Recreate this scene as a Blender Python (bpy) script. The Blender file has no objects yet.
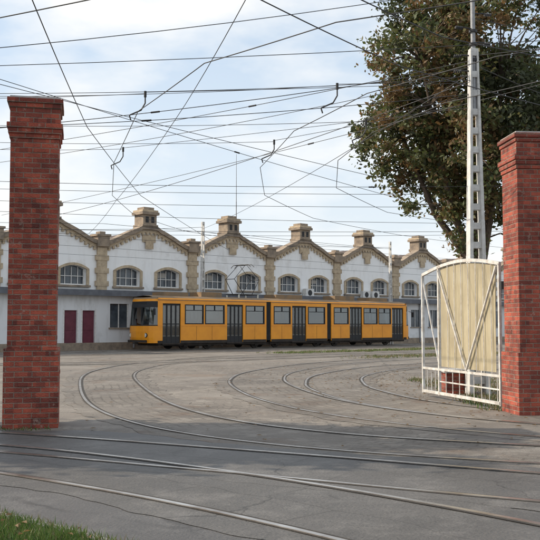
import bpy, math, random
from mathutils import Vector, Matrix, noise
from mathutils.geometry import tessellate_polygon
random.seed(7)
S = bpy.context.scene
COL = S.collection

# ------------------------------------------------------------ materials
def mat(name, c1, c2=None, scale=4.0, rough=0.8, bump=0.0, bscale=60.0, metal=0.0, detail=6, c3=None):
    m = bpy.data.materials.new(name); m.use_nodes = True
    nt = m.node_tree; n = nt.nodes; l = nt.links
    b = n['Principled BSDF']
    b.inputs['Roughness'].default_value = rough
    b.inputs['Metallic'].default_value = metal
    c2 = c2 or tuple(v*0.8 for v in c1)
    tc = n.new('ShaderNodeTexCoord')
    nz = n.new('ShaderNodeTexNoise'); nz.inputs['Scale'].default_value = scale
    nz.inputs['Detail'].default_value = detail; nz.inputs['Roughness'].default_value = 0.65
    l.new(tc.outputs['Object'], nz.inputs['Vector'])
    cr = n.new('ShaderNodeValToRGB')
    cr.color_ramp.elements[0].position = 0.33; cr.color_ramp.elements[1].position = 0.67
    cr.color_ramp.elements[0].color = (*c2, 1); cr.color_ramp.elements[1].color = (*c1, 1)
    if c3:
        e = cr.color_ramp.elements.new(0.8); e.color = (*c3, 1)
    l.new(nz.outputs['Fac'], cr.inputs['Fac']); l.new(cr.outputs['Color'], b.inputs['Base Color'])
    if bump:
        n2 = n.new('ShaderNodeTexNoise'); n2.inputs['Scale'].default_value = bscale; n2.inputs['Detail'].default_value = 4
        l.new(tc.outputs['Object'], n2.inputs['Vector'])
        bp = n.new('ShaderNodeBump'); bp.inputs['Strength'].default_value = bump; bp.inputs['Distance'].default_value = 0.02
        l.new(n2.outputs['Fac'], bp.inputs['Height']); l.new(bp.outputs['Normal'], b.inputs['Normal'])
    return m

def N(nt, t, **kw):
    nd = nt.nodes.new(t)
    for k, v in kw.items():
        setattr(nd, k, v)
    return nd

def mixc(nt, fac, a, b, mode='MIX'):
    m = nt.nodes.new('ShaderNodeMix'); m.data_type = 'RGBA'; m.blend_type = mode
    for sock, v in ((m.inputs[0], fac), (m.inputs[6], a), (m.inputs[7], b)):
        if isinstance(v, (int, float)): sock.default_value = v
        elif isinstance(v, tuple): sock.default_value = (*v, 1)
        else: nt.links.new(v, sock)
    return m.outputs[2]

def noi(nt, vec, scale, detail=5, rough=0.6, lo=0.4, hi=0.6):
    z = nt.nodes.new('ShaderNodeTexNoise'); z.inputs['Scale'].default_value = scale
    z.inputs['Detail'].default_value = detail; z.inputs['Roughness'].default_value = rough
    nt.links.new(vec, z.inputs['Vector'])
    r = nt.nodes.new('ShaderNodeMapRange'); r.inputs[1].default_value = lo; r.inputs[2].default_value = hi
    nt.links.new(z.outputs['Fac'], r.inputs[0])
    return r.outputs[0]

def paving(name, base, light, dark, extra=None, cracks=True, rough=0.75, cell=1.1, slabs=None, cob=0):
    m = bpy.data.materials.new(name); m.use_nodes = True
    nt = m.node_tree; l = nt.links; b = nt.nodes['Principled BSDF']
    tc = N(nt, 'ShaderNodeTexCoord').outputs['Object']
    c = mixc(nt, noi(nt, tc, 0.35, 6, 0.6, 0.35, 0.65), dark, base)
    c = mixc(nt, noi(nt, tc, 1.7, 8, 0.7, 0.5, 0.72), c, light)
    if extra:
        for (col, sc, lo, hi) in extra:
            c = mixc(nt, noi(nt, tc, sc, 7, 0.65, lo, hi), c, col)
    cobh = None
    if cob:
        v1 = N(nt, 'ShaderNodeTexVoronoi'); v1.inputs['Scale'].default_value = cob; v1.inputs['Randomness'].default_value = .75
        l.new(tc, v1.inputs['Vector'])
        v2 = N(nt, 'ShaderNodeTexVoronoi', feature='DISTANCE_TO_EDGE'); v2.inputs['Scale'].default_value = cob; v2.inputs['Randomness'].default_value = .75
        l.new(tc, v2.inputs['Vector'])
        sp = N(nt, 'ShaderNodeSeparateColor'); l.new(v1.outputs['Color'], sp.inputs[0])
        cc = mixc(nt, sp.outputs[0], mixc(nt, 1.0, c, (.84,.83,.82), 'MULTIPLY'), mixc(nt, 1.0, c, (1.14,1.13,1.11), 'MULTIPLY'))
        er = N(nt, 'ShaderNodeMapRange'); er.inputs[1].default_value = .02; er.inputs[2].default_value = .12
        l.new(v2.outputs['Distance'], er.inputs[0]); cobh = er.outputs[0]
        cc = mixc(nt, cobh, mixc(nt, 1.0, c, (.72,.70,.67), 'MULTIPLY'), cc)
        msk = noi(nt, tc, .22, 4, .6, .42, .58)
        c = mixc(nt, msk, c, cc)
        mh = N(nt, 'ShaderNodeMath', operation='MULTIPLY'); l.new(cobh, mh.inputs[0]); l.new(msk, mh.inputs[1]); cobh = mh.outputs[0]
    if slabs:
        at = N(nt, 'ShaderNodeAttribute'); at.attribute_name = 'tuv'
        bt = N(nt, 'ShaderNodeTexBrick'); bt.offset = 0.5; bt.inputs['Scale'].default_value = 1
        bt.inputs['Brick Width'].default_value = slabs[0]; bt.inputs['Row Height'].default_value = slabs[1]
        bt.inputs['Mortar Size'].default_value = slabs[2]; bt.inputs['Mortar Smooth'].default_value = .4
        bt.inputs['Color1'].default_value = (1.08,1.07,1.05,1); bt.inputs['Color2'].default_value = (.82,.81,.80,1); bt.inputs['Mortar'].default_value = (.6,.58,.55,1)
        l.new(at.outputs['Vector'], bt.inputs['Vector'])
        c2 = mixc(nt, 1.0, c, bt.outputs['Color'], 'MULTIPLY')
        c = mixc(nt, noi(nt, tc, 0.45, 4, 0.6, 0.38, 0.56), c, c2)
    g = noi(nt, tc, 55, 3, 0.8, 0.3, 0.7)
    c = mixc(nt, g, c, mixc(nt, 1.0, c, (0.55, 0.55, 0.55), 'MULTIPLY'))
    if cracks:
        wn = N(nt, 'ShaderNodeTexNoise'); wn.inputs['Scale'].default_value = 1.5; wn.inputs['Detail'].default_value = 6
        l.new(tc, wn.inputs['Vector'])
        vm = N(nt, 'ShaderNodeVectorMath', operation='MULTIPLY_ADD'); vm.inputs[1].default_value = (0.8, 0.8, 0)
        l.new(wn.outputs['Color'], vm.inputs[0]); l.new(tc, vm.inputs[2])
        v = N(nt, 'ShaderNodeTexVoronoi', feature='DISTANCE_TO_EDGE'); v.inputs['Scale'].default_value = 1/cell
        l.new(vm.outputs[0], v.inputs['Vector'])
        r = N(nt, 'ShaderNodeMapRange'); r.inputs[1].default_value = 0.003; r.inputs[2].default_value = 0.014
        r.inputs[3].default_value = .8; r.inputs[4].default_value = 0
        l.new(v.outputs['Distance'], r.inputs[0])
        mk = N(nt, 'ShaderNodeMath', operation='MULTIPLY')
        l.new(r.outputs[0], mk.inputs[0]); l.new(noi(nt, tc, 0.5, 3, 0.5, 0.44, 0.6), mk.inputs[1])
        c = mixc(nt, mk.outputs[0], c, (0.03, 0.027, 0.024))
    l.new(c, b.inputs['Base Color'])
    b.inputs['Roughness'].default_value = rough
    n2 = N(nt, 'ShaderNodeTexNoise'); n2.inputs['Scale'].default_value = 40; n2.inputs['Detail'].default_value = 6
    l.new(tc, n2.inputs['Vector'])
    n3 = N(nt, 'ShaderNodeTexNoise'); n3.inputs['Scale'].default_value = 1.2; n3.inputs['Detail'].default_value = 4
    l.new(tc, n3.inputs['Vector'])
    hh = N(nt, 'ShaderNodeMath', operation='MULTIPLY_ADD'); hh.inputs[1].default_value = 5.0
    l.new(n3.outputs['Fac'], hh.inputs[0]); l.new(n2.outputs['Fac'], hh.inputs[2])
    hout = hh.outputs[0]
    if cobh is not None:
        h2 = N(nt, 'ShaderNodeMath', operation='MULTIPLY_ADD'); h2.inputs[1].default_value = .6
        l.new(cobh, h2.inputs[0]); l.new(hout, h2.inputs[2]); hout = h2.outputs[0]
    bp = N(nt, 'ShaderNodeBump'); bp.inputs['Strength'].default_value = 0.7; bp.inputs['Distance'].default_value = 0.014
    l.new(hout, bp.inputs['Height']); l.new(bp.outputs['Normal'], b.inputs['Normal'])
    return m

def brick(name, c1, c2, mortar):
    m = bpy.data.materials.new(name); m.use_nodes = True
    nt = m.node_tree; l = nt.links; b = nt.nodes['Principled BSDF']
    tc = N(nt, 'ShaderNodeTexCoord').outputs['Object']
    sx = N(nt, 'ShaderNodeSeparateXYZ'); l.new(tc, sx.inputs[0])
    ad = N(nt, 'ShaderNodeMath', operation='ADD'); l.new(sx.outputs[0], ad.inputs[0]); l.new(sx.outputs[1], ad.inputs[1])
    cb = N(nt, 'ShaderNodeCombineXYZ'); l.new(ad.outputs[0], cb.inputs[0]); l.new(sx.outputs[2], cb.inputs[1])
    wob = N(nt, 'ShaderNodeTexNoise'); wob.inputs['Scale'].default_value = 6
    l.new(tc, wob.inputs['Vector'])
    va = N(nt, 'ShaderNodeVectorMath', operation='MULTIPLY_ADD'); va.inputs[1].default_value = (0.012, 0.008, 0)
    l.new(wob.outputs['Color'], va.inputs[0]); l.new(cb.outputs[0], va.inputs[2])
    bt = N(nt, 'ShaderNodeTexBrick'); bt.inputs['Scale'].default_value = 1
    bt.inputs['Brick Width'].default_value = 0.25; bt.inputs['Row Height'].default_value = 0.075
    bt.inputs['Mortar Size'].default_value = 0.009; bt.inputs['Mortar Smooth'].default_value = 0.3
    bt.inputs['Color1'].default_value = (*c1, 1); bt.inputs['Color2'].default_value = (*c2, 1)
    bt.inputs['Mortar'].default_value = (*mortar, 1); bt.inputs['Bias'].default_value = -0.1
    l.new(va.outputs[0], bt.inputs['Vector'])
    bt2 = N(nt, 'ShaderNodeTexBrick'); bt2.inputs['Scale'].default_value = 1
    bt2.inputs['Brick Width'].default_value = 0.125; bt2.inputs['Row Height'].default_value = 0.075; bt2.inputs['Mortar Size'].default_value = 0
    bt2.inputs['Color1'].default_value = (1.2,1.12,1.05,1); bt2.inputs['Color2'].default_value = (.48,.52,.58,1); bt2.inputs['Bias'].default_value = -.25
    l.new(va.outputs[0], bt2.inputs['Vector'])
    c = mixc(nt, 1.0, bt.outputs['Color'], bt2.outputs['Color'], 'MULTIPLY')
    c = mixc(nt, noi(nt, tc, 1.6, 6, 0.7, 0.42, 0.7), c, mixc(nt, 1.0, c, (0.5, 0.47, 0.47), 'MULTIPLY'))
    c = mixc(nt, noi(nt, tc, 7, 6, 0.7, 0.60, 0.76), c, (0.38, 0.27, 0.22))
    l.new(c, b.inputs['Base Color']); b.inputs['Roughness'].default_value = 0.9
    n2 = N(nt, 'ShaderNodeTexNoise'); n2.inputs['Scale'].default_value = 45; l.new(tc, n2.inputs['Vector'])
    h = N(nt, 'ShaderNodeMath', operation='MULTIPLY_ADD'); h.inputs[1].default_value = -1.3
    l.new(bt.outputs['Fac'], h.inputs[0]); l.new(n2.outputs['Fac'], h.inputs[2])
    bp = N(nt, 'ShaderNodeBump'); bp.inputs['Strength'].default_value = 0.9; bp.inputs['Distance'].default_value = 0.016
    l.new(h.outputs[0], bp.inputs['Height']); l.new(bp.outputs['Normal'], b.inputs['Normal'])
    return m

def wallmat(name, c, stain):
    m = bpy.data.materials.new(name); m.use_nodes = True
    nt = m.node_tree; l = nt.links; b = nt.nodes['Principled BSDF']
    tc = N(nt, 'ShaderNodeTexCoord').outputs['Object']
    mp = N(nt, 'ShaderNodeMapping'); mp.inputs['Scale'].default_value = (1, 1, 0.18); l.new(tc, mp.inputs[0])
    k = mixc(nt, noi(nt, mp.outputs[0], 2.2, 6, 0.7, 0.5, 0.8), c, stain)
    k = mixc(nt, noi(nt, tc, 0.9, 5, 0.6, 0.55, 0.85), k, tuple(v*0.75 for v in stain))
    l.new(k, b.inputs['Base Color']); b.inputs['Roughness'].default_value = 0.9
    return m

def glass(name, tint, refl, rough=0.03):
    m = bpy.data.materials.new(name); m.use_nodes = True
    nt = m.node_tree; n = nt.nodes; l = nt.links
    n.remove(n['Principled BSDF']); out = n['Material Output']
    t = n.new('ShaderNodeBsdfTransparent'); t.inputs[0].default_value = (*tint, 1)
    p = n.new('ShaderNodeBsdfGlossy'); p.inputs['Color'].default_value = (0.9, 0.93, 0.95, 1)
    p.inputs['Roughness'].default_value = rough
    mx = n.new('ShaderNodeMixShader'); mx.inputs[0].default_value = refl
    l.new(t.outputs[0], mx.inputs[1]); l.new(p.outputs[0], mx.inputs[2]); l.new(mx.outputs[0], out.inputs[0])
    return m

M = {}
M['brick'] = brick('red_brick', (0.37, 0.085, 0.052), (0.20, 0.048, 0.034), (0.27, 0.18, 0.14))
M['conc'] = mat('concrete', (0.42, 0.41, 0.39), (0.27, 0.26, 0.25), 5, 0.9, 0.3)
M['pconc'] = mat('pale_concrete', (0.68, 0.67, 0.64), (0.46, 0.45, 0.43), 5, 0.85, 0.3)
M['white'] = mat('white_paint', (0.80, 0.79, 0.77), (0.58, 0.55, 0.50), 9, 0.5, 0.1)
M['gwhite'] = mat('gate_paint', (0.72, 0.71, 0.68), (0.42, 0.38, 0.33), 7, 0.55, 0.1, detail=9)
M['steel'] = mat('galvanised_steel', (0.36, 0.37, 0.38), (0.22, 0.22, 0.23), 12, 0.5, 0.1)
M['dark'] = mat('dark_iron', (0.03, 0.03, 0.032), (0.018, 0.018, 0.02), 10, 0.6)
M['wall'] = wallmat('white_render', (0.88, 0.88, 0.87), (0.72, 0.70, 0.67))
M['annex'] = wallmat('grey_render', (0.74, 0.74, 0.74), (0.54, 0.53, 0.51))
M['trim'] = mat('weathered_stone', (0.37, 0.29, 0.21), (0.18, 0.145, 0.115), 2.5, 0.9, 0.4, 20)
M['ochre'] = mat('ochre_brick_trim', (0.56, 0.45, 0.31), (0.36, 0.28, 0.19), 4, 0.9, 0.3, 20)
M['roof'] = mat('roof_tile', (0.12, 0.09, 0.08), (0.07, 0.055, 0.05), 2, 0.9)
M['slab'] = mat('grey_sheet_roof', (0.15, 0.16, 0.18), (0.09, 0.095, 0.11), 2, 0.7)
M['door'] = mat('wine_red_door', (0.16, 0.03, 0.05), (0.11, 0.02, 0.035), 4, 0.6)
M['wglass'] = mat('window_glass', (0.12, 0.14, 0.16), (0.03, 0.035, 0.045), 0.9, 0.08)
M['orange'] = mat('orange_paint', (0.90, 0.35, 0.012), (0.76, 0.275, 0.010), 1.2, 0.33)
M['troof'] = mat('tram_roof_grey', (0.30, 0.18, 0.08), (0.17, 0.13, 0.09), 2, 0.7)
M['black'] = mat('black_rubber', (0.022, 0.022, 0.024), (0.014, 0.014, 0.015), 5, 0.7)
M['under'] = mat('underframe', (0.05, 0.038, 0.03), (0.02, 0.017, 0.015), 3, 0.9)
M['seat'] = mat('seat', (0.12, 0.07, 0.04), (0.07, 0.045, 0.03), 5, 0.8)
M['inter'] = mat('tram_interior', (0.42, 0.40, 0.36), (0.32, 0.3, 0.27), 2, 0.8)
M['glass'] = glass('tram_window_glass', (0.50, 0.54, 0.54), 0.15)
M['dglass'] = glass('tram_door_glass', (0.5, 0.52, 0.52), 0.10)
M['fglass'] = glass('windscreen_glass', (0.42, 0.45, 0.45), 0.12)
M['lamp'] = mat('lamp_lens', (0.7, 0.68, 0.6), (0.6, 0.58, 0.5), 5, 0.2)
M['red'] = mat('red_lens', (0.4, 0.02, 0.015), None, 5, 0.3)
M['rail'] = mat('worn_rail_steel', (0.66, 0.63, 0.59), (0.28, 0.23, 0.19), 1.6, 0.28, 0.05, 30, metal=0.85)
M['groove'] = mat('rail_groove', (0.045, 0.038, 0.032), (0.02, 0.017, 0.015), 5, 0.95)
M['bark'] = mat('bark', (0.13, 0.10, 0.075), (0.07, 0.052, 0.04), 6, 0.95, 0.6, 25)
M['yard'] = paving('yard_ground', (0.285, 0.252, 0.215), (0.36, 0.325, 0.28), (0.195, 0.17, 0.145),
                   extra=[((0.225, 0.17, 0.125), 0.25, 0.56, 0.68), ((0.17, 0.165, 0.11), 0.6, 0.66, 0.78)], cell=1.6, cob=5.5)
M['road'] = paving('road_asphalt', (0.125, 0.118, 0.112), (0.175, 0.166, 0.157), (0.086, 0.081, 0.077), extra=[((.066,.062,.06), .28, .58, .61)], rough=0.55, cell=2.3)
M['bed'] = paving('track_paving', (0.25, 0.222, 0.19), (0.33, 0.30, 0.26), (0.16, 0.14, 0.12),
                  extra=[((0.18, 0.13, 0.095), 0.8, 0.55, 0.68)], cracks=False, slabs=(0.28, .19, .022))
M['bed2'] = paving('street_track_paving', (0.14, 0.132, 0.124), (0.195, 0.184, 0.172), (0.095, 0.09, 0.084), cell=1.3, slabs=(1.6, 1.2, .012), rough=.6)
M['kerb'] = mat('kerb_stone', (0.22, 0.21, 0.19), (0.13, 0.125, 0.115), 6, 0.9, 0.3)
M['soil'] = mat('lawn_soil', (0.06, 0.085, 0.025), (0.045, 0.055, 0.02), 6, 0.95, 0.5)
def sheet():
    m = bpy.data.materials.new('cream_sheet'); m.use_nodes = True
    nt = m.node_tree; n = nt.nodes; l = nt.links; b = n['Principled BSDF']
    tc = N(nt, 'ShaderNodeTexCoord').outputs['Object']
    mp = N(nt, 'ShaderNodeMapping'); mp.inputs['Scale'].default_value = (1, 1, 0.3); l.new(tc, mp.inputs[0])
    c = mixc(nt, noi(nt, mp.outputs[0], 3.5, 8, .7, .38, .7), (0.56,0.49,0.33), (0.38,0.32,0.21))
    l.new(c, b.inputs['Base Color']); b.inputs['Roughness'].default_value = .55
    t = n.new('ShaderNodeBsdfTransparent'); t.inputs[0].default_value = (.9,.88,.82,1)
    mx = n.new('ShaderNodeMixShader'); mx.inputs[0].default_value = .33
    l.new(b.outputs[0], mx.inputs[1]); l.new(t.outputs[0], mx.inputs[2]); l.new(mx.outputs[0], n['Material Output'].inputs[0])
    return m
M['cream'] = sheet()

def leafmat(name, c, trans=0.35):
    m = bpy.data.materials.new(name); m.use_nodes = True
    nt = m.node_tree; n = nt.nodes; l = nt.links
    b = n['Principled BSDF']; b.inputs['Base Color'].default_value = (*c, 1); b.inputs['Roughness'].default_value = 0.6
    t = n.new('ShaderNodeBsdfTranslucent'); t.inputs[0].default_value = (*[min(1, v*1.3) for v in c], 1)
    mx = n.new('ShaderNodeMixShader'); mx.inputs[0].default_value = trans
    l.new(b.outputs[0], mx.inputs[1]); l.new(t.outputs[0], mx.inputs[2]); l.new(mx.outputs[0], n['Material Output'].inputs[0])
    return m
LEAF = [leafmat('leaf_green', (0.085, 0.105, 0.035)), leafmat('leaf_dark', (0.05, 0.06, 0.026)),
        leafmat('leaf_brown', (0.145, 0.09, 0.04)), leafmat('leaf_rust', (0.20, 0.12, 0.048)), leafmat('leaf_olive', (0.12, 0.115, 0.04))]
GRASS = [leafmat('grass_green', (0.07, 0.13, 0.025), 0.3), leafmat('grass_light', (0.12, 0.17, 0.04), 0.3), leafmat('grass_dry', (0.20, 0.16, 0.085), 0.2)]

# ------------------------------------------------------------ mesh builder
class B:
    def __init__(s): s.v = []; s.f = []; s.m = []; s.mats = []; s.tv = {}
    def mi(s, m):
        if isinstance(m, str): m = M[m]
        if m not in s.mats: s.mats.append(m)
        return s.mats.index(m)
    def add(s, vs, fs, m, tv=None):
        o = len(s.v); s.v += [tuple(v) for v in vs]; k = s.mi(m)
        if tv:
            for i, t in enumerate(tv): s.tv[o+i] = t
        for f in fs: s.f.append(tuple(i+o for i in f)); s.m.append(k)
    def box(s, x0, x1, y0, y1, z0, z1, m):
        s.add([(x0,y0,z0),(x1,y0,z0),(x1,y1,z0),(x0,y1,z0),(x0,y0,z1),(x1,y0,z1),(x1,y1,z1),(x0,y1,z1)],
              [(0,3,2,1),(4,5,6,7),(0,1,5,4),(1,2,6,5),(2,3,7,6),(3,0,4,7)], m)
    def tube(s, p, q, r0, r1, m, n=8, cap=True):
        p = Vector(p); q = Vector(q); d = (q-p)
        if d.length < 1e-6: return
        d.normalize(); a = d.orthogonal().normalized(); b = d.cross(a)
        vs = []
        for c, r in ((p, r0), (q, r1)):
            for i in range(n):
                t = 2*math.pi*i/n; vs.append(c + a*math.cos(t)*r + b*math.sin(t)*r)
        fs = [(i, (i+1) % n, n+(i+1) % n, n+i) for i in range(n)]
        if cap: fs += [tuple(range(n-1, -1, -1)), tuple(range(n, 2*n))]
        s.add(vs, fs, m)
    def beam(s, p, q, w, h, m):
        p = Vector(p); q = Vector(q); d = (q-p).normalized()
        up = Vector((0,0,1)) if abs(d.z) < 0.95 else Vector((0,1,0))
        a = d.cross(up).normalized()*w/2; b = d.cross(a).normalized()*h/2
        vs = [p-a-b, p+a-b, p+a+b, p-a+b, q-a-b, q+a-b, q+a+b, q-a+b]
        s.add(vs, [(0,3,2,1),(4,5,6,7),(0,1,5,4),(1,2,6,5),(2,3,7,6),(3,0,4,7)], m)
    def extr(s, pts, y0, y1, m, holes=()):
        loops = [[Vector((x, z, 0)) for x, z in pts]] + [[Vector((x, z, 0)) for x, z in h] for h in holes]
        tris = tessellate_polygon(loops)
        flat = [(v.x, v.y) for lp in loops for v in lp]
        s.add([(x, y0, z) for x, z in flat], [tuple(t) for t in tris], m)
        s.add([(x, y1, z) for x, z in flat], [tuple(t) for t in tris], m)
        for lp in loops:
            k = len(lp); vs = [(v.x, y0, v.y) for v in lp] + [(v.x, y1, v.y) for v in lp]
            s.add(vs, [(i, (i+1) % k, k+(i+1) % k, k+i) for i in range(k)], m)
    def obj(s, name, parent=None, loc=(0,0,0), rot=0, smooth=False, bevel=0):
        me = bpy.data.meshes.new(name); me.from_pydata(s.v, [], s.f)
        for m in s.mats: me.materials.append(m)
        me.polygons.foreach_set('material_index', s.m)
        if smooth: me.polygons.foreach_set('use_smooth', [True]*len(s.f))
        if s.tv:
            at = me.attributes.new('tuv', 'FLOAT_VECTOR', 'POINT')
            for i, t in s.tv.items(): at.data[i].vector = (t[0], t[1], 0)
        me.update()
        o = bpy.data.objects.new(name, me); COL.objects.link(o)
        o.location = loc; o.rotation_euler = (0, 0, rot)
        if parent: o.parent = parent
        if bevel:
            bv = o.modifiers.new('bevel', 'BEVEL'); bv.width = bevel; bv.segments = 2; bv.limit_method = 'ANGLE'
        return o
def empty(name, loc=(0,0,0), rot=0):
    e = bpy.data.objects.new(name, None); COL.objects.link(e); e.location = loc; e.rotation_euler = (0,0,rot); return e

# ------------------------------------------------------------ ground
g = B(); g.add([(-1500,-1500,0),(1500,-1500,0),(1500,1500,0),(-1500,1500,0)], [(0,1,2,3)], 'yard'); g.obj('ground')
r = B()
edge0 = [(-60,14.5),(-12,13.6),(-4.2,12.95),(-2,12.75),(1,12.3),(3,12.3),(5,13.0),(8,13.9),(14,15.5),(60,26)]
edge = []
for (x0,y0),(x1,y1) in zip(edge0, edge0[1:]):
    n = max(1, int(abs(x1-x0)/.25)) if abs(x0) < 15 and abs(x1) < 15 else 1
    for i in range(n):
        t = i/n; x = x0+(x1-x0)*t; edge.append((x, y0+(y1-y0)*t+.28*noise.noise(Vector((x*1.3,3,0)))+.1*noise.noise(Vector((x*5,9,0)))))
edge.append(edge0[-1])
vs = [(x,y,0.003) for x,y in edge] + [(x,-40,0.003) for x,y in edge]
k = len(edge)
r.add(vs, [(i, k+i, k+i+1, i+1) for i in range(k-1)], 'road'); r.obj('road')

def catmull(P, n=14):
    P = [Vector(p) for p in P]; P = [P[0]*2-P[1]] + P + [P[-1]*2-P[-2]]
    out = []
    for i in range(1, len(P)-2):
        for j in range(n):
            t = j/n; a, b, c, d = P[i-1], P[i], P[i+1], P[i+2]
            out.append(0.5*((2*b)+(c-a)*t+(2*a-5*b+4*c-d)*t*t+(3*b-a-3*c+d)*t**3))
    out.append(P[-2]); return out
def ribbon(bb, C, off, w, z0, z1, m, jit=0):
    n = len(C); L = []; acc = 0; tv = []
    for i, p in enumerate(C):
        if i: acc += (C[i]-C[i-1]).length
        d = (C[min(i+1, n-1)]-C[max(i-1, 0)]).normalized(); nn = Vector((-d.y, d.x))
        j1 = jit*(noise.noise(Vector((p.x*1.1, p.y*1.1, 4.2)))+.6*noise.noise(Vector((p.x*3, p.y*3, 4.2)))) if jit else 0
        j2 = jit*(noise.noise(Vector((p.x*1.1, p.y*1.1, 9.2)))+.6*noise.noise(Vector((p.x*3, p.y*3, 9.2)))) if jit else 0
        L.append((p+nn*(off-w/2-j1), p+nn*(off+w/2+j2))); tv += [(acc,-w/2),(acc,w/2)]
    vs = []
    for a, b in L: vs += [(a.x,a.y,z1),(b.x,b.y,z1)]
    bb.add(vs, [(2*i, 2*i+1, 2*i+3, 2*i+2) for i in range(n-1)], m, tv if jit else None)
    if z0 is not None:
        vs = []
        for a, b in L: vs += [(a.x,a.y,z1),(a.x,a.y,z0),(b.x,b.y,z1),(b.x,b.y,z0)]
        bb.add(vs, [(4*i,4*i+1,4*i+5,4*i+4) for i in range(n-1)]+[(4*i+3,4*i+2,4*i+6,4*i+7) for i in range(n-1)], m)

d42 = Vector((0.743, 0.669))
tramc = Vector((-6.93, 52)) + Vector((-0.669, 0.743))*1.2
T1 = [(34,74),(18,60),(9,52.5),(3,47.5),(-2,42),(-4.4,35.5),(-5.0,31),(-4.8,27),(-3.85,22),(-2.65,17.2),(-1.4,14.2),(0.1,12.3),(2.1,11.0),(5,9.9),(9,9.1),(16,8.4)]
T2 = [(36,68),(22,55.5),(13,47.5),(7,41.5),(2.5,35.5),(0.2,29.5),(-0.35,24.8),(0.1,20.3),(1.0,16.9),(2.3,14.5),(4.1,12.7),(6.5,11.4),(10,10.4),(18,9.2)]
T3 = [(30,54),(19,44.5),(11,38.5),(5,33),(2.3,27.5),(1.65,23),(1.9,19.7),(2.6,17.1),(3.9,15.0),(6,13.3),(10,11.9),(18,10.8)]
T4 = [(-22,13.6),(-14,12.9),(-8,12.1),(-4,10.8),(-1,8.8),(1.5,6.3),(3.3,3.6),(4.6,0)]
T5 = [(-22,15.6),(-14,14.9),(-8,13.4),(-4,11.9),(-0.3,10.0),(3.2,8.1),(7.5,6.4),(14,4.6)]
T6 = [tuple(tramc + d42*s) for s in (-40, -20, 0, 20, 45, 80)]
T7 = [tuple(tramc + Vector((0.669,-0.743))*4.2 + d42*s) for s in (-40, -20, -5, 10, 30, 60, 80)]
T8 = [(-30,40),(-16,35),(-9,34.5),(-5,36.5),(-0.5,40.5),(5,46),(12,52.5)]
tracks = [T1,T2,T3,T4,T5,T6,T7,T8]
rails = B(); bed = B(); CT = []
for i, T in enumerate(tracks):
    C = catmull(T); CT.append(C)
    ribbon(bed, catmull(T, 40), 0, 2.25, None, 0.0045+0.0009*i, 'bed2' if i in (3, 4) else 'bed', 0.16)
    z = 0.0165 + 0.0008*i
    for sgn in (-1, 1):
        ribbon(rails, C, sgn*0.745, 0.054, 0.0, z, 'rail')
        ribbon(rails, C, sgn*0.695, 0.044, None, 0.0128+0.0003*i, 'groove')
        ribbon(rails, C, sgn*0.782, 0.018, None, 0.0126-0.0001*i, 'groove')
bed.obj('track_bed'); rails.obj('tram_rails')

# lawn and kerb at the lower left
lawn = [(-9,11.9),(-5,9.4),(-2.35,7.2),(-1.3,6.3),(-0.75,5.6),(-.3,4.2),(0.0,1),(-9,1)]
lb = B(); lb.add([(x,y,0.05) for x,y in lawn], [tuple(range(len(lawn)-1,-1,-1))], 'soil')
def inpoly(x, y, P):
    c = False; j = len(P)-1
    for i in range(len(P)):
        if (P[i][1] > y) != (P[j][1] > y) and x < (P[j][0]-P[i][0])*(y-P[i][1])/(P[j][1]-P[i][1])+P[i][0]: c = not c
        j = i
    return c
def blade(bb, x, y, z, h, w, mats):
    a = random.random()*6.28; lx, ly = random.gauss(0, .35)*h, random.gauss(0, .35)*h
    ca, sa = math.cos(a)*w/2, math.sin(a)*w/2
    bb.add([(x-ca,y-sa,z),(x+ca,y+sa,z),(x+lx*.5+ca*.6,y+ly*.5+sa*.6,z+h*.6),(x+lx,y+ly,z+h),(x+lx*.5-ca*.6,y+ly*.5-sa*.6,z+h*.6)], [(0,1,2,3,4)], random.choice(mats))
cnt = 0
while cnt < 15000:
    x = random.uniform(-3.2, -.3); y = random.uniform(5.2, 8.2)
    if inpoly(x, y, lawn):
        hgt = .6+.7*noise.noise(Vector((x*3,y*3,1)))
        blade(lb, x, y, 0.048, random.uniform(.03, .09)*max(.35,hgt+.3), .007, GRASS[:2]+[GRASS[0]]*2+([GRASS[2]] if random.random() < .4 else [])); cnt += 1
C = catmull([Vector(p) for p in lawn[:7]], 20)
for _ in range(1500):
    p = random.choice(C); blade(lb, p.x+random.gauss(0,.05), p.y+random.gauss(0,.05), .04, random.uniform(.03,.08), .008, GRASS)
for _ in range(60):
    x = random.uniform(-2.6,-.9); y = random.uniform(5.9,7.4); a = random.random()*6.28; s_ = random.uniform(.02,.04); z = .1
    if inpoly(x, y, lawn): lb.add([(x+s_*math.cos(a),y+s_*math.sin(a),z),(x-s_*.5*math.sin(a),y+s_*.5*math.cos(a),z+.015),(x-s_*math.cos(a),y-s_*math.sin(a),z),(x+s_*.5*math.sin(a),y-s_*.5*math.cos(a),z+.01)], [(0,1,2,3)], LEAF[3])
lb.obj('grass')
kb = B(); ribbon(kb, C, 0.03, 0.09, 0.0, 0.055, 'kerb'); kb.obj('kerb')

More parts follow.
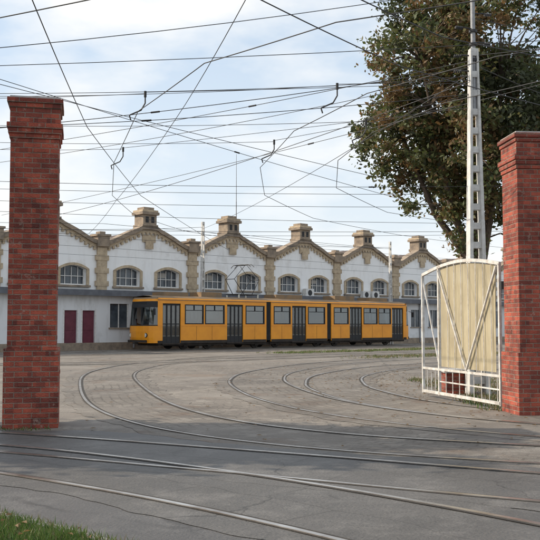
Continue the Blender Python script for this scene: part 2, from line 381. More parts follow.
# weeds in the yard
wd = B()
def tufts(n, fx, h0, h1, mats, zb=0.0):
    for _ in range(n):
        x, y = fx()
        for _ in range(random.randint(6, 14)):
            blade(wd, x+random.gauss(0,.09), y+random.gauss(0,.09), zb, random.uniform(h0, h1), .02, mats)
def reg(x0,x1,y0,y1):
    return lambda: (random.uniform(x0,x1), random.uniform(y0,y1))
def along(px,py,dx,dy,L,sp):
    def f():
        t = random.random()*L; return (px+dx*t+random.gauss(0,sp), py+dy*t+random.gauss(0,sp))
    return f
tufts(650, along(0.5,47.9,.743,.669,17,.5), .04,.14, [GRASS[0],GRASS[2],GRASS[1]])
tufts(420, along(4.5,41.5,.743,.669,12,.6), .04,.12, [GRASS[0],GRASS[2],GRASS[2]])
tufts(420, reg(3.8,8.5,18.5,25), .03,.12, [GRASS[2],GRASS[2],GRASS[0]])
tufts(130, reg(3.8,5.2,15.8,19), .03,.10, [GRASS[2],GRASS[0]])
tufts(25, along(-4.2,13.1,1,0,.9,.08), .02,.05, [GRASS[2],GRASS[0]])
for _ in range(1700):
    x = random.gauss(6.0, 3); y = random.gauss(22, 6)
    if y < 10: continue
    a = random.random()*6.28; s_ = random.uniform(.025,.055); z = 0.02+random.random()*.012
    wd.add([(x+s_*math.cos(a),y+s_*math.sin(a),z),(x-s_*.5*math.sin(a),y+s_*.5*math.cos(a),z+.012),(x-s_*math.cos(a),y-s_*math.sin(a),z),(x+s_*.5*math.sin(a),y-s_*.5*math.cos(a),z+.008)], [(0,1,2,3)], random.choice(LEAF[2:4]))
wd.obj('weeds_and_fallen_leaves')

# ------------------------------------------------------------ brick gate pillars
def pillar(name, x, y, rot, H, k=1.0):
    e = empty(name, (x, y, 0), rot)
    b = B()
    def blk(z0, z1, w, m='brick'): w *= k; b.box(-w/2, w/2, -w/2, w/2, z0, z1, m)
    blk(-.05, H-3.72, .83); blk(H-3.72, H-.62, .735)
    blk(H-.62, H-.55, .77); blk(H-.55, H-.47, .81); blk(H-.47, H-.39, .85)
    blk(H-.39, H-.16, .76); blk(H-.16, H-.09, .80); blk(H-.09, H-.02, .85)
    rr = random.Random(int(x*10))
    for _ in range(46):
        zc = rr.randint(2, int((H-.7)/.075))*.075; w = (.83 if zc < H-3.75 else .735)*k/2
        f = rr.randint(0, 3); u = rr.uniform(-w+.02, w-.26)
        p = rr.uniform(.003, .009)
        if f == 0: b.box(u, u+.24, -w-p, -w+.01, zc+.006, zc+.07, 'brick')
        elif f == 1: b.box(u, u+.24, w-.01, w+p, zc+.006, zc+.07, 'brick')
        elif f == 2: b.box(-w-p, -w+.01, u, u+.24, zc+.006, zc+.07, 'brick')
        else: b.box(w-.01, w+p, u, u+.24, zc+.006, zc+.07, 'brick')
    b.obj('brick_shaft', e, bevel=0.006)
    c = B(); c.box(-.385*k,.385*k,-.385*k,.385*k,H-.02,H+.015,'conc'); c.obj('cap_slab', e, bevel=0.008)
    return e
pillar('brick_gate_pillar', -3.56, 13.55, math.radians(12), 4.88, .95)
pillar('brick_gate_pillar', 4.50, 15.45, math.radians(5), 4.76)

# ------------------------------------------------------------ metal gate leaf
hd = Vector((-0.245, 0.970)); ga = math.atan2(hd.y, hd.x)
ge = empty('metal_gate', (4.07, 15.9, 0), ga)
gb = B(); L = 3.35
top = lambda t: 2.5 + 0.24*math.sin(math.pi*(0.12+0.8*t/L))
for x in (0.03, 2.55, L): gb.beam((x,0,.08),(x,0,top(x)),.05,.05,'gwhite')
N_ = 16
for i in range(N_):
    a, b_ = L*i/N_, L*(i+1)/N_
    gb.beam((a,0,top(a)),(b_,0,top(b_)),.05,.06,'gwhite')
gb.beam((0,0,.12),(L,0,.12),.05,.055,'gwhite'); gb.beam((0,0,.60),(L,0,.60),.04,.045,'gwhite'); gb.beam((0,0,.36),(2.55,0,.36),.025,.025,'gwhite')
gb.beam((2.55,-.01,.62),(L,-.01,2.45),.03,.03,'gwhite')
gb.beam((2.52,.035,2.6),(1.3,.035,.64),.035,.03,'gwhite'); gb.beam((.08,.035,2.55),(1.3,.035,.64),.035,.03,'gwhite')
for i in range(9): gb.tube((.3*i+.15,0,.12),(.3*i+.15,0,.60),.009,.009,'gwhite',6)
for i in range(1,4): gb.tube((2.55+.2*i,0,.12),(2.55+.2*i,0,.62),.009,.009,'gwhite',6)
for i in range(1,8): gb.tube((.3*i+.02,.012,.62),(.3*i+.02,.012,top(.3*i)-.02),.008,.008,'gwhite',6)
for z in (.5,2.2): gb.tube((-.06,0,z-.07),(-.06,0,z+.07),.035,.035,'dark')
gb.obj('gate_frame', ge)
gs = B()
prof = [(.22,.66),(2.5,.66)] + [(2.5-2.28*i/10, top(2.5-2.28*i/10)-.05) for i in range(11)]
gs.extr(prof, -.018, -.022, 'cream'); gs.obj('gate_panel', ge)

# ------------------------------------------------------------ openwork concrete mast
def lattice(name, x, y, H, w0, w1, m, rot=0, tubeext=0, step=.55):
    e = empty(name, (x, y, 0), rot); b = B()
    hw = lambda z: (w0+(w1-w0)*z/H)/2
    for s_ in (-1, 1):
        n = 10
        for i in range(n):
            z0, z1 = H*i/n, H*(i+1)/n
            b.beam((s_*hw(z0)*.78,0,z0),(s_*hw(z1)*.78,0,z1+.001),.22*hw(z0)*2,w0*.62-(w0*.25)*z0/H,m)
    z = .3
    while z < H-.15:
        h = hw(z); b.box(-h*.72,h*.72,-w0*.16,w0*.16,z-.07,z+.07,m); z += step
    b.box(-hw(H),hw(H),-hw(H)*.9,hw(H)*.9,H-.12,H+.05,m)
    b.obj('concrete_shaft', e, bevel=.008)
    if tubeext:
        t = B(); t.tube((0,0,H-1.4),(0,0,H+tubeext),.055,.045,'steel',12)
        for z in (H-.2,H+.15,H+.45): t.tube((0,0,z-.03),(0,0,z+.03),.09,.09,'dark',12)
        for z, a in ((H-.1,2.8),(H+.2,.3),(H+.5,3.4),(H-.45,2.9),(H+.85,.1)):
            d = Vector((math.cos(a), math.sin(a)*.6, 0)); t.tube((0,0,z), tuple(d*.28+Vector((0,0,z+.02))), .018,.018,'dark')
            for q in range(4): t.tube(tuple(d*(.28+.045*q)+Vector((0,0,z))), tuple(d*(.305+.045*q)+Vector((0,0,z))), .042,.03,'dark',10)
        t.obj('steel_top', e)
    return e
lattice('openwork_concrete_pole', 4.50, 19.6, 7.55, .48, .18, 'pconc', math.radians(8), 2.2, .42)
pb = B(); pb.box(3.85,4.45,19.75,20.35,0,.46,'brick'); pb.box(3.8,4.5,19.7,20.4,.46,.53,'conc'); pb.obj('brick_plinth')
lattice('lattice_pole', -4.4, 58.7, 8.2, .34, .18, 'pconc', math.radians(42), 0, .6)
lattice('lattice_pole', 9.45, 70.6, 8.0, .34, .18, 'pconc', math.radians(42), 0, .6)
am = B(); am.tube((-2.6,69,6.3),(-2.6,69,11),.05,.035,'steel'); am.tube((-2.6,69,11),(-2.6,69,14.7),.03,.015,'steel'); am.box(-2.85,-2.35,68.8,69.2,6.2,7.0,'steel'); am.obj('antenna_mast')

# ------------------------------------------------------------ depot building
be = empty('tram_depot_building', (-7.86, 58, 0), math.radians(42))
W7 = 7.0
half = [(0.0,7.82),(.55,7.80),(.85,7.62),(1.35,7.42),(1.9,7.18),(2.4,6.92),(2.85,6.72),(3.2,6.64),(3.5,6.62)]
wb = B(); tb = B(); ob = B(); gl = B(); rb = B(); cb = B()
def archhole(cx, z0, w, h, rise):
    P = [(cx-w/2, z0), (cx+w/2, z0)]
    for i in range(9):
        t = i/8; x = cx+w/2-w*t; P.append((x, z0+h+rise*(1-(2*t-1)**2)))
    return P
for n in range(-4, 9):
    c = n*W7
    prof = [(c+x, z) for x, z in reversed(half)] + [(c-x, z) for x, z in half[1:]]
    outer = [(c-3.5,0),(c+3.5,0)] + prof
    holes = [archhole(c+o, 3.95, 1.75, .95, .22) for o in (-1.55, 1.55)]
    wb.extr(outer, 0, .45, 'wall', holes)
    P = [(c-x, z) for x, z in reversed(half)] + [(c+x, z) for x, z in half[1:]]
    up = [(x, z+.10) for x, z in P]; lo = [(x, z-.16) for x, z in P]
    tb.extr([(x, z) for x, z in up] + list(reversed(lo)), -.22, .50, 'trim')
    lo2 = [(x, z-.16) for x, z in P]; lo3 = [(x, z-.36) for x, z in P]
    ob.extr(lo2 + list(reversed(lo3)), -.09, -.002, 'ochre')
    for i in range(22):
        u = -3.3+6.6*i/21; a = abs(u)
        for (x0,z0),(x1,z1) in zip(half, half[1:]):
            if x0 <= a <= x1: zz = z0+(z1-z0)*(a-x0)/(x1-x0)
        ob.box(c+u-.08,c+u+.08,-.12,-.003,zz-.54,zz-.36,'ochre')
    ob.box(c-.5,c+.5,-.10,-.003,6.85,7.3,'ochre')
    ob.box(c-.3,c+.3,-.14,-.10,6.4,6.95,'ochre')
    rg = random.Random(n+50)
    for o in (-1.55, 1.55):
        h = archhole(c+o, 3.95, 1.75, .95, .22)
        gl.add([(x, .28, z) for x, z in h], [tuple(range(len(h)))], 'wglass')
        if rg.random() < .45:
            gl.box(c+o-.8, c+o+(.8 if rg.random() < .5 else 0), .272,.277, 4.5+rg.random()*.3, 4.9, 'inter')
        big = archhole(c+o, 3.95, 2.15, .98, .36); sm = archhole(c+o, 3.93, 1.78, .97, .225)
        arch_o = big[2:]; arch_i = sm[2:]
        ob.extr(arch_o + list(reversed(arch_i)), -.10, -.003, 'ochre')
        for s_ in (-1, 1): ob.box(min(c+o+s_*.89,c+o+s_*1.075),max(c+o+s_*.89,c+o+s_*1.075),-.08,-.003,3.95,4.92,'ochre')
        tb.box(c+o-1.15,c+o+1.15,-.16,.0,3.80,3.93,'trim')
        for q in (-.44, 0, .44): gl.box(c+o+q-.02,c+o+q+.02,.22,.27,3.95,5.05,'white')
        gl.box(c+o-.87,c+o+.87,.215,.265,4.46,4.50,'white')
        gl.box(c+o-.875,c+o-.81,.2,.27,3.95,4.93,'white'); gl.box(c+o+.81,c+o+.875,.2,.27,3.95,4.93,'white'); gl.box(c+o-.81,c+o+.81,.2,.27,3.95,4.01,'white')
    v = c-3.5
    ob.box(v-.34,v+.34,-.14,-.004,3.4,6.45,'ochre')
    for i in range(7):
        if i % 2: ob.box(v-.46,v+.46,-.165,-.005,3.5+i*.4,3.82+i*.4,'ochre')
    tb.box(v-.42,v+.42,-.30,.55,6.35,6.98,'trim'); tb.box(v-.50,v+.50,-.36,.6,6.98,7.12,'trim')
    tb.box(v-.2,v+.2,-.15,.35,7.12,7.3,'trim')
    cb.box(c-.52,c+.52,-.15,.85,7.7,8.78,'trim'); cb.box(c-.66,c+.66,-.28,.98,8.62,8.80,'trim')
    cb.box(c-.60,c+.60,-.22,.92,8.80,8.93,'ochre'); cb.box(c-.40,c+.40,-.03,.73,8.93,9.12,'trim')
    cb.box(c-.60,c+.60,-.22,.90,7.78,7.98,'trim')
    for q in (-.22,.22): cb.box(c+q-.12,c+q+.12,-.158,-.15,8.1,8.5,'black')
    rb.add([(c-3.5,.45,6.35),(c,.45,7.6),(c,45,7.6),(c-3.5,45,6.35),(c+3.5,.45,6.35),(c+3.5,45,6.35)], [(0,1,2,3),(1,4,5,2)], 'roof')
u0, u1 = -4.5*W7, 8.5*W7
wb.box(u0,u0+.4,.46,45,0,6.4,'wall'); wb.box(u1-.4,u1,.46,45,0,6.4,'wall')
wb.obj('walls', be); tb.obj('coping', be, bevel=.02); ob.obj('brick_ornament', be); gl.obj('windows', be); rb.obj('roof', be); cb.obj('vent_turrets', be, bevel=.02)
ab = B(); ag = B(); y0 = -1.2
ops = [(-6.25,.85,0.02,2.35,'door'),(-5.05,.85,0.02,2.35,'door'),(-2.9,1.35,1.35,1.45,'win')]
for k in range(26): ops.append((.4+2.3*k if k else -.6, 1.3, 1.35, 1.4, 'win'))
for k in range(8): ops.append((-9-2.5*k, 1.3, 1.35, 1.4, 'win'))
holes = []
for (cx, w, z0, h, t) in ops:
    holes.append([(cx-w/2,z0),(cx+w/2,z0),(cx+w/2,z0+h),(cx-w/2,z0+h)])
ab.extr([(u0,0),(u1,0),(u1,3.30),(u0,3.30)], y0, y0+.25, 'annex', holes)
for (cx, w, z0, h, t) in ops:
    if t == 'door':
        ag.box(cx-w/2,cx+w/2,y0+.12,y0+.17,z0,z0+h,'door')
        for zz in (.25,1.2): ag.box(cx-w/2+.12,cx+w/2-.12,y0+.10,y0+.12,zz,zz+.8,'door')
        for s_ in (-1,1): ag.box(cx+s_*(w/2+.04)-.04,cx+s_*(w/2+.04)+.04,y0-.02,y0-.003,z0,z0+h+.08,'white')
    else:
        ag.box(cx-w/2,cx+w/2,y0+.15,y0+.16,z0,z0+h,'wglass')
        for q in (-w/2+.03,0,w/2-.03): ag.box(cx+q-.03,cx+q+.03,y0+.1,y0+.145,z0,z0+h,'white')
        ag.box(cx-w/2-.1,cx+w/2+.1,y0-.08,y0-.003,z0-.08,z0-.004,'trim')
ab.box(u0,u1,y0-.46,-.37,3.303,3.50,'slab'); ab.box(u0,u1,y0-.52,y0-.465,3.25,3.60,'slab'); ab.box(u0,u1,y0-.03,y0-.003,0.0,.45,'trim')
for k in range(-4, 9): ab.tube((k*W7-1.9,y0-.08,.1),(k*W7-1.9,y0-.08,3.25),.05,.05,'steel')
ab.obj('annex_walls', be); ag.obj('annex_doors_and_windows', be)
ac = B()
for cx in (20.5,21.6,14.2):
    ac.box(cx-.42,cx+.42,-.45,-.1,3.62,4.2,'white'); ac.tube((cx,-.455,3.9),(cx,-.45,3.9),.22,.22,'dark',16)
ac.obj('air_conditioners', be)

# ------------------------------------------------------------ tram
te = empty('tram', (-6.93, 52, 0.03), math.radians(42))
LT, WD = 23.6, 2.4
doors = [1.55, 6.4, 11.95, 17.5, 22.05]; DW = 1.3
wins = [(2.5,3.92),(4.02,5.55),(7.25,8.85),(9.65,11.15),(12.75,14.4),(15.25,16.75),(18.3,19.8),(19.9,21.28)]
arts = [9.22, 14.8]
bd = B(); tg = B(); tr_ = B(); ti = B()
ZL, ZW0, ZW1, ZT = .42, 1.52, 2.70, 2.98
for side in (0, 1):
    y0, y1 = (0, .06) if side == 0 else (WD-.06, WD)
    def ry(a, b_): return (y0+a, y0+b_) if side == 0 else (y1-b_, y1-a)
    openings = [(d-DW/2, d+DW/2, 'd') for d in doors] if side == 0 else []
    openings += [(a, b_, 'w') for a, b_ in wins] + [(a-.2, a+.2, 'a') for a in arts]
    if side == 1: openings += [(d-DW/2+.05, d+DW/2-.05, 'w') for d in doors]
    openings.sort(); x = .55
    for a, b_, t in openings:
        if a > x: bd.box(x, a, *ry(0,.06), ZL, ZT, 'orange')
        if t == 'w':
            bd.box(a, b_, *ry(0,.06), ZL, ZW0, 'orange'); bd.box(a, b_, *ry(0,.06), ZW1, ZT, 'orange')
            tg.box(a+.04, b_-.04, *ry(.03,.036), ZW0+.04, ZW1-.04, 'glass')
            mid = (a+b_)/2
            for (p0,p1,q0,q1) in ((a,a+.07,ZW0,ZW1),(b_-.07,b_,ZW0,ZW1),(a+.07,b_-.07,ZW0,ZW0+.06),(a+.07,b_-.07,ZW1-.06,ZW1),(a+.07,b_-.07,ZW1-.37,ZW1-.33),(mid-.02,mid+.02,ZW1-.33,ZW1-.06)):
                tr_.box(p0,p1,*ry(-.012,.05),q0,q1,'black')
        elif t == 'd':
            bd.box(a, b_, *ry(0,.06), 2.74, ZT, 'orange')
            w = (b_-a)/4
            for q in range(4):
                tr_.box(a+q*w+.006, a+q*w+.05, *ry(.05,.1), .42, 2.74, 'black'); tr_.box(a+(q+1)*w-.05, a+(q+1)*w-.006, *ry(.05,.1), .42, 2.74, 'black')
                tr_.box(a+q*w+.05, a+(q+1)*w-.05, *ry(.05,.09), .42, .78, 'black'); tr_.box(a+q*w+.05, a+(q+1)*w-.05, *ry(.05,.09), 2.62, 2.74, 'black')
                tr_.box(a+q*w+.05, a+(q+1)*w-.05, *ry(.05,.09), 1.5, 1.56, 'black')
                tg.box(a+q*w+.05, a+(q+1)*w-.05, *ry(.065,.072), .78, 1.5, 'dglass'); tg.box(a+q*w+.05, a+(q+1)*w-.05, *ry(.065,.072), 1.56, 2.62, 'dglass')
            tr_.box(a, b_, *ry(.0,.3), .33, .42, 'under')
        x = max(x, b_)
    if x < LT-.55: bd.box(x, LT-.55, *ry(0,.06), ZL, ZT, 'orange')
    for i, (a, b_) in enumerate(((.55,9.0),(9.44,14.58),(15.02,LT-.55))):
        segs = []; xx = a
        for d in doors:
            if side == 0 and a < d < b_: segs.append((xx, d-DW/2)); xx = d+DW/2
        segs.append((xx, b_))
        for p0, p1 in segs:
            if p1 > p0:
                tr_.box(p0, p1, *ry(-.008,-.001), .38, .56, 'under'); tr_.box(p0, p1, *ry(-.02,-.001), 1.42, 1.455, 'orange')
                n_ = max(1, round((p1-p0)/1.1))
                for q in range(1, n_): xx2 = p0+(p1-p0)*q/n_; tr_.box(xx2-.008, xx2+.008, *ry(-.003,-.001), .57, 1.41, 'under')
        tr_.box(a, b_, *ry(-.03,-.001), 2.93, 2.965, 'troof')
for a in arts:
    for i in range(4):
        tr_.box(a-.2+.1*i, a-.14+.1*i, .03, WD-.03, .5, 2.96, 'black'); tr_.box(a-.14+.1*i, a-.1+.1*i, .09, WD-.09, .55, 2.92, 'black')
rp = [(0.0,2.97),(.05,3.06),(.2,3.14),(.5,3.2),(1.2,3.235),(1.9,3.2),(2.2,3.14),(2.35,3.06),(2.4,2.97)]
vs = []; xs = [(.35,.16,.9),(.75,.0,1),(LT-.75,0,1),(LT-.35,.16,.9)]
for x, dy, sc in xs:
    for y, z in rp: vs.append((x, 1.2+(y-1.2)*(1-dy/1.2), 2.97+(z-2.97)*sc))
k = len(rp)
bd.add(vs, [(i*k+j, i*k+j+1, (i+1)*k+j+1, (i+1)*k+j) for i in range(3) for j in range(k-1) if 0 < j < k-2], 'troof')
bd.add(vs, [(i*k+j, i*k+j+1, (i+1)*k+j+1, (i+1)*k+j) for i in range(3) for j in (0, k-2)], 'orange')
cols = [(0,.56),(.05,.28),(.22,.08),(.6,-.06),(1.2,-.12),(1.8,-.06),(2.18,.08),(2.35,.28),(2.4,.56)]
rows = [(.42,.06),(.75,-.02),(1.1,-.03),(1.42,0),(1.48,.01),(2.5,.17),(2.56,.18),(2.86,.26),(3.0,.32),(3.1,.5)]
rm = ['orange','orange','orange','black','fglass','black','black','orange','troof']
for end in (0, 1):
    vs = []
    for z, dz in rows:
        for y, dx in cols:
            x = min(.56, dx+dz*(1-abs(y-1.2)/1.2*.5)) if dx < .5 else .56
            vs.append((x if end == 0 else LT-x, y, z))
    k = len(cols)
    for i in range(len(rows)-1):
        for j in range(k-1):
            bd.add([vs[i*k+j], vs[i*k+j+1], vs[(i+1)*k+j+1], vs[(i+1)*k+j]], [(0,1,2,3)], rm[i])
    X = lambda v: v if end == 0 else LT-v
    def xb(a, b_, *r_): tr_.box(min(X(a),X(b_)), max(X(a),X(b_)), *r_)
    for y in (.42, 1.98): tr_.tube((X(-.03),y,.88),(X(.1),y,.88),.11,.11,'lamp' if end == 0 else 'red',16); tr_.tube((X(-.02),y,.88),(X(.12),y,.88),.14,.14,'black',16)
    xb(-.16,.05,.35,2.05,.45,.60,'under'); xb(-.3,.1,1.08,1.32,.36,.5,'under')
    for y in (.8,1.6): xb(-.05,.15,y-.02,y+.02,1.48,2.5,'black')
    xb(.10,.14,.55,1.85,2.62,2.82,'black')
    tr_.beam((X(.3),-.0,2.5),(X(.15),-.22,2.4),.03,.03,'black'); xb(.1,.16,-.34,-.18,2.05,2.42,'black')
ti.box(.6,LT-.6,.07,WD-.07,.80,.86,'inter'); ti.box(.6,LT-.6,.08,WD-.08,2.85,2.88,'inter')
x = 2.7
while x < LT-2:
    if all(abs(x-d) > .9 for d in doors) and all(abs(x-a) > .45 for a in arts):
        ti.box(x,x+.08,.12,.95,.95,1.85,'seat'); ti.box(x,x+.45,.12,.95,1.2,1.3,'seat')
    if all(abs(x-a) > .45 for a in arts): ti.box(x,x+.08,1.55,2.28,.95,1.85,'seat'); ti.box(x,x+.45,1.55,2.28,1.2,1.3,'seat')
    x += .82
for d in doors:
    for q in (-.7,.7): ti.tube((d+q,.35,.86),(d+q,.35,2.85),.02,.02,'orange')
ti.box(.95,1.0,.1,1.0,.86,2.8,'inter') ; ti.box(.45,.8,.7,1.7,.86,1.45,'black')
ub = B()
for a, b_ in ((.7,9.0),(9.45,14.55),(15.05,LT-.7)): ub.box(a,b_,.12,WD-.12,.26,.79,'under')
for bx in (3.6, 9.22, 14.8, 20.2):
    ub.box(bx-1.3,bx+1.3,.25,WD-.25,.20,.38,'under')
    for wx in (-.9,.9):
        for yy in (.42,1.98): ub.tube((bx+wx,yy-.06,.335),(bx+wx,yy+.06,.335),.33,.33,'under',24)
        for yy in (.22,2.18): ub.box(bx+wx-.14,bx+wx+.14,yy-.06,yy+.06,.18,.42,'under')
rq = B()
for a, b_, h in ((1.4,3.2,.22),(4.2,5.8,.28),(10.4,12.8,.26),(16,18,.3),(19.6,21.6,.24)): rq.box(a,b_,.6,1.8,3.2,3.22+h,'troof')
pc = 8.0
for sx in (-.8,.8):
    for yy in (.6,1.8): rq.tube((pc+sx,yy,3.2),(pc+sx,yy,3.42),.05,.05,'lamp',10)
for yy in (.6,1.8): rq.tube((pc-.85,yy,3.42),(pc+.85,yy,3.42),.03,.03,'dark')
for sx in (-.8,.8): rq.tube((pc+sx,.6,3.42),(pc+sx,1.8,3.42),.03,.03,'dark')
for sx in (-1,1):
    for yy in (.65,1.75):
        rq.tube((pc+sx*.35,yy,3.45),(pc+sx*1.05,yy+(1.2-yy)*.2,4.4),.024,.02,'dark'); rq.tube((pc+sx*1.05,yy+(1.2-yy)*.2,4.4),(pc+sx*.12,yy+(1.2-yy)*.35,5.28),.018,.016,'dark')
    rq.tube((pc+sx*1.05,.76,4.4),(pc+sx*1.05,1.64,4.4),.02,.02,'dark')
    rq.tube((pc+sx*.15,.45,5.34),(pc+sx*.15,1.95,5.34),.025,.025,'dark')
    for s2 in (-1,1): rq.tube((pc+sx*.15,1.2+s2*.75,5.34),(pc+sx*.15,1.2+s2*.98,5.18),.02,.02,'dark')
bd.obj('body', te); tg.obj('glazing', te); tr_.obj('doors_and_trim', te); ti.obj('interior', te); ub.obj('bogies', te); rq.obj('roof_equipment_and_pantograph', te)

# ------------------------------------------------------------ trees
def tree(name, x, y, cz, rx, rz, ncl, nl, off=0.0, seed=11, fk=3.2, ls=1.0, warm=0.0):
    e = empty(name, (x, y, 0)); tb_ = B(); lf = B()
    rnd = random.Random(seed)
    fork = Vector((.0,0,fk)); tb_.tube((0,0,-.1),(0.03,.02,1.2),.30,.22,'bark',12); tb_.tube((.03,.02,1.2),fork,.22,.19,'bark',12)
    mains = []
    for i in range(9):
        a = i*2.4+.5; rr = rx*rnd.uniform(.3,.62); ox = Vector((off,0,0))
        p = fork+Vector((math.cos(a)*rr*.5, math.sin(a)*rr*.5, rz*.4))+ox*.5; q = fork+Vector((math.cos(a)*rr, math.sin(a)*rr, rz*rnd.uniform(.8,1.5)))+ox
        if i == 0: p = Vector((.1,0,cz-1))+ox*.5; q = Vector((.15,.1,cz+rz*.8))+ox
        tb_.tube(fork, p, .15,.10,'bark',8); tb_.tube(p, q, .10,.03,'bark',8); mains += [fork.lerp(p,.6), p, p.lerp(q,.35), p.lerp(q,.7), q]
    for _ in range(ncl):
        while True:
            d = Vector((rnd.gauss(0,1), rnd.gauss(0,1), rnd.gauss(0,1))).normalized()
            rr = rnd.uniform(.2,1)**.55
            w = 1-.10*max(0, d.z)
            lump = .88+.40*noise.noise(d*2.6+Vector((3,1,7)))
            p = Vector((d.x*rx*rr*w, d.y*rx*rr*w, d.z*rz*rr))*lump
            c = p+Vector((off,0,cz))
            if noise.noise(c*.8+Vector((5,5,5))) > -.17: break
        m0 = min(mains, key=lambda m: (m-c).length); mid = m0.lerp(c,.5)+Vector((0,0,.15))
        tb_.tube(m0, mid, .035,.02,'bark',5,False); tb_.tube(mid, c, .02,.008,'bark',5,False)
        cr = rnd.uniform(.25,.62); tone = noise.noise(c*.5+Vector((9,0,0)))*.9+rnd.gauss(0,.2)+.03*(-p.x/rx)+warm
        for _ in range(int(nl*cr*2)):
            dd = Vector((rnd.gauss(0,.5), rnd.gauss(0,.5), rnd.gauss(0,.36)))*cr; q = c+dd
            s_ = rnd.uniform(.055,.115)*ls
            ax = Vector((rnd.gauss(0,1), rnd.gauss(0,1), rnd.gauss(-.5,.7))).normalized(); bx = ax.orthogonal().normalized(); bx = Matrix.Rotation(rnd.random()*6.28,3,ax) @ bx
            t2 = tone+rnd.gauss(0,.22)
            mm = LEAF[1] if t2 < -.25 else LEAF[0] if t2 < .06 else LEAF[4] if t2 < .3 else LEAF[2] if t2 < .55 else LEAF[3]
            lf.add([q-ax*s_, q+bx*s_*.55+ax*s_*.1, q+ax*s_*1.1, q-bx*s_*.55+ax*s_*.1], [(0,1,2,3)], mm)
    tb_.obj('trunk_and_limbs', e); lf.obj('foliage', e)
tree('added_shade_tree', 7.15, 30.5, 9.1, 4.0, 5.2, 580, 115, off=-.6, warm=.0)
# unseen trees added left of the view to cast dappled shade on the street tracks
tree('added_shade_tree', -12.6, 12.6, 5.4, 2.8, 2.5, 140, 80, seed=5, fk=2.2, ls=1.5)
tree('added_shade_tree', -7.9, 12.7, 5.2, 2.5, 2.3, 130, 80, seed=8, fk=2.2, ls=1.5)

# ------------------------------------------------------------ overhead wires
cu = bpy.data.curves.new('overhead_wires', 'CURVE'); cu.dimensions = '3D'; cu.bevel_depth = 1.0; cu.bevel_resolution = 1
WM = mat('wire_black', (0.05,0.05,0.053), (0.035,0.035,0.035), 3, .6)
cu.materials.append(WM)
fit = B()
def sagpt(a, b_, t, sag):
    p = a.lerp(b_, t); p.z -= 4*sag*t*(1-t)*min(1,(b_-a).length/12); return p
def wire(P, r=.008, sag=.12):
    out = []
    for i in range(len(P)-1):
        a, b_ = Vector(P[i]), Vector(P[i+1]); n = 10
        for k in range(n if i < len(P)-2 else n+1): out.append(sagpt(a, b_, k/n, sag))
    sp_ = cu.splines.new('POLY'); sp_.points.add(len(out)-1)
    for i, p in enumerate(out):
        sp_.points[i].co = (*p, 1); sp_.points[i].radius = r
def insul(a, b_, t, sag, L=.22, r=.022):
    a, b_ = Vector(a), Vector(b_); c = sagpt(a, b_, t, sag); d = (sagpt(a, b_, t+.02, sag)-c).normalized()
    fit.tube(c-d*L/2, c+d*L/2, r, r, 'black', 8)
MX, MY = 4.50, 19.6
def contact(C, step, h):
    pts_ = [C[i] for i in range(0, len(C), step)]
    P = [(p.x, p.y, h) for p in pts_]; wire(P, .008, .03); return P
contact(CT[0], 16, 5.5); contact(CT[1], 15, 5.52); contact(CT[2], 15, 5.5)
contact(CT[3], 20, 5.5); contact(CT[4], 20, 5.55); contact(CT[5], 14, 5.45); contact(CT[6], 14, 5.5); contact(CT[7], 18, 5.5)
spans = [((-10,23,6.35),(MX,MY,7.2),.009), ((-10,24,7.7),(MX,MY,7.0),.007), ((-9,15.5,6.0),(MX,MY,9.0),.008),
         ((-10,20,5.85),(MX,MY,6.6),.008), ((-10,28,6.05),(12,28,5.95),.008), ((-14,36,6.6),(14,36,6.3),.009),
         ((-14,36,6.2),(16,40,6.0),.009), ((-16,44,6.3),(18,46,6.4),.011), ((-12,30,7.0),(MX,MY,7.35),.008),
         ((-14,52,6.8),(9.45,70.6,7.6),.012), ((-18,46,6.6),(-4.4,58.7,7.9),.012), ((-4.4,58.7,7.6),(9.45,70.6,7.5),.012),
         ((MX,MY,7.45),(12,14,7.2),.008), ((MX,MY,8.3),(12,22,8.0),.008), ((MX,MY,7.25),(12,25,6.5),.008),
         ((-10,17,6.35),(12,17.5,7.6),.007), ((-14,32,6.5),(14,31,6.1),.008),
         ((-10,28,6.4),(MX,MY,7.05),.007), ((-10,16,7.6),(8,38,6.2),.008), ((-12,40,6.4),(10,17,7.4),.008), ((-9,18,7.3),(14,40,6.1),.008), ((-16,50,6.7),(16,50,6.6),.010)]
for j, (a, b_, r_) in enumerate(spans):
    wire([a, b_], r_, .18)
    if j in (0, 3, 4, 5, 8, 18, 19): insul(a, b_, .5+.1*(j % 3), .18)
wire([(.3,12.5,7.35),(-2.1,22,6.95),(-6.2,36,6.5),(-9.5,47,6.3)], .009, .1)
wire([(.3,12.5,7.35),(1.2,6,7.6)], .009, .05)
wire([(-2.9,10.6,5.5),(-3.7,18,5.5),(-4.0,27.7,5.5),(-2.2,48,5.5)], .008, .05)
wire([(-.3,10.6,5.5),(2.0,13.7,5.5),(5.2,16.4,5.5),(9,20,5.5)], .008, .05)
wire([(.9,10.6,5.5),(2.4,12.3,5.5),(4.4,13.4,5.5),(9,15,5.5)], .008, .05)
wire([(-4.4,58.7,7.8),(MX,MY,7.1)], .009, .3)
wire([(-10,40,6.3),(MX,MY,6.9)], .009, .25)
def nearest(C, y): return min(C, key=lambda p: abs(p.y-y))
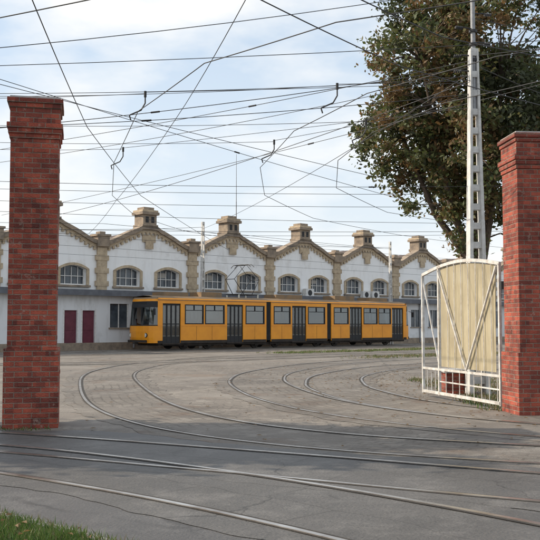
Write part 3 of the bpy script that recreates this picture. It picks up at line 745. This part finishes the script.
for C, ys in ((CT[0], (17.5, 23)), (CT[1][70:], (17, 22)), (CT[2][60:], (20,))):
    for yy in ys:
        p = nearest(C, yy); hx = Vector((p.x+.28, p.y, 6.0)); lo_ = Vector((p.x, p.y, 5.52))
        ctrl = [hx, hx+Vector((.0,0,-.14)), hx+Vector((-.08,.0,-.28)), lo_+Vector((-.03,0,.10)), lo_]
        wire([tuple(v) for v in ctrl], .014, 0); fit.tube(hx+Vector((0,0,-.02)), hx+Vector((0,0,.10)), .026,.026,'black',10)
        wire([(p.x+.28,p.y,6.08),(MX,MY,6.9-.1*(yy-17))], .006, .03)
        wire([(p.x+.28,p.y,6.05),(-10,yy+2,6.5)], .006, .1)
wo = bpy.data.objects.new('overhead_wires', cu); COL.objects.link(wo)
fit.obj('wire_insulators', wo)

# ------------------------------------------------------------ light, sky, camera
to_sun = Vector((-0.97, 0.12, 0)).normalized(); el = math.radians(35)
sd = Vector((to_sun.x*math.cos(el), to_sun.y*math.cos(el), math.sin(el)))
sun = bpy.data.lights.new('sun', 'SUN'); sun.energy = 5.0; sun.angle = math.radians(.5); sun.color = (1.0, .88, .72)
so = bpy.data.objects.new('sun', sun); COL.objects.link(so); so.rotation_euler = sd.to_track_quat('Z', 'Y').to_euler()
w = bpy.data.worlds.new('World'); S.world = w; w.use_nodes = True
nt = w.node_tree; bg = nt.nodes['Background']
sky = nt.nodes.new('ShaderNodeTexSky'); sky.sky_type = 'NISHITA'; sky.sun_disc = False
sky.sun_elevation = el; sky.sun_rotation = math.atan2(sd.x, sd.y); sky.dust_density = 2.0; sky.air_density = 1.0; sky.ozone_density = 1.2
tc = nt.nodes.new('ShaderNodeTexCoord'); mp = nt.nodes.new('ShaderNodeMapping'); mp.inputs['Scale'].default_value = (1.0,1.0,2.4); mp.inputs['Location'].default_value = (.9,.2,.35)
nt.links.new(tc.outputs['Generated'], mp.inputs[0])
cl = noi(nt, mp.outputs[0], 3.4, 9, .52, .46, .64)
base = mixc(nt, .60, sky.outputs[0], (5.6, 6.5, 7.4))
# haze whitening towards the horizon
sz = nt.nodes.new('ShaderNodeSeparateXYZ'); nt.links.new(tc.outputs['Generated'], sz.inputs[0])
hz = nt.nodes.new('ShaderNodeMapRange'); hz.inputs[1].default_value = 0.0; hz.inputs[2].default_value = 0.30; hz.inputs[3].default_value = .8; hz.inputs[4].default_value = 0.0
nt.links.new(sz.outputs[2], hz.inputs[0])
base = mixc(nt, hz.outputs[0], base, (6.2, 6.55, 6.8))
colr = mixc(nt, cl, base, (7.2, 7.15, 7.0))
nt.links.new(colr, bg.inputs['Color']); bg.inputs['Strength'].default_value = .15

cam = bpy.data.cameras.new('camera'); cam.lens = 60; cam.sensor_width = 36; cam.clip_end = 4000
co = bpy.data.objects.new('camera', cam); COL.objects.link(co); co.location = (0,0,1.5); co.rotation_euler = (math.radians(93.5),0,0)
S.camera = co
S.view_settings.view_transform = 'Standard'; S.view_settings.look = 'None'; S.view_settings.exposure = 0
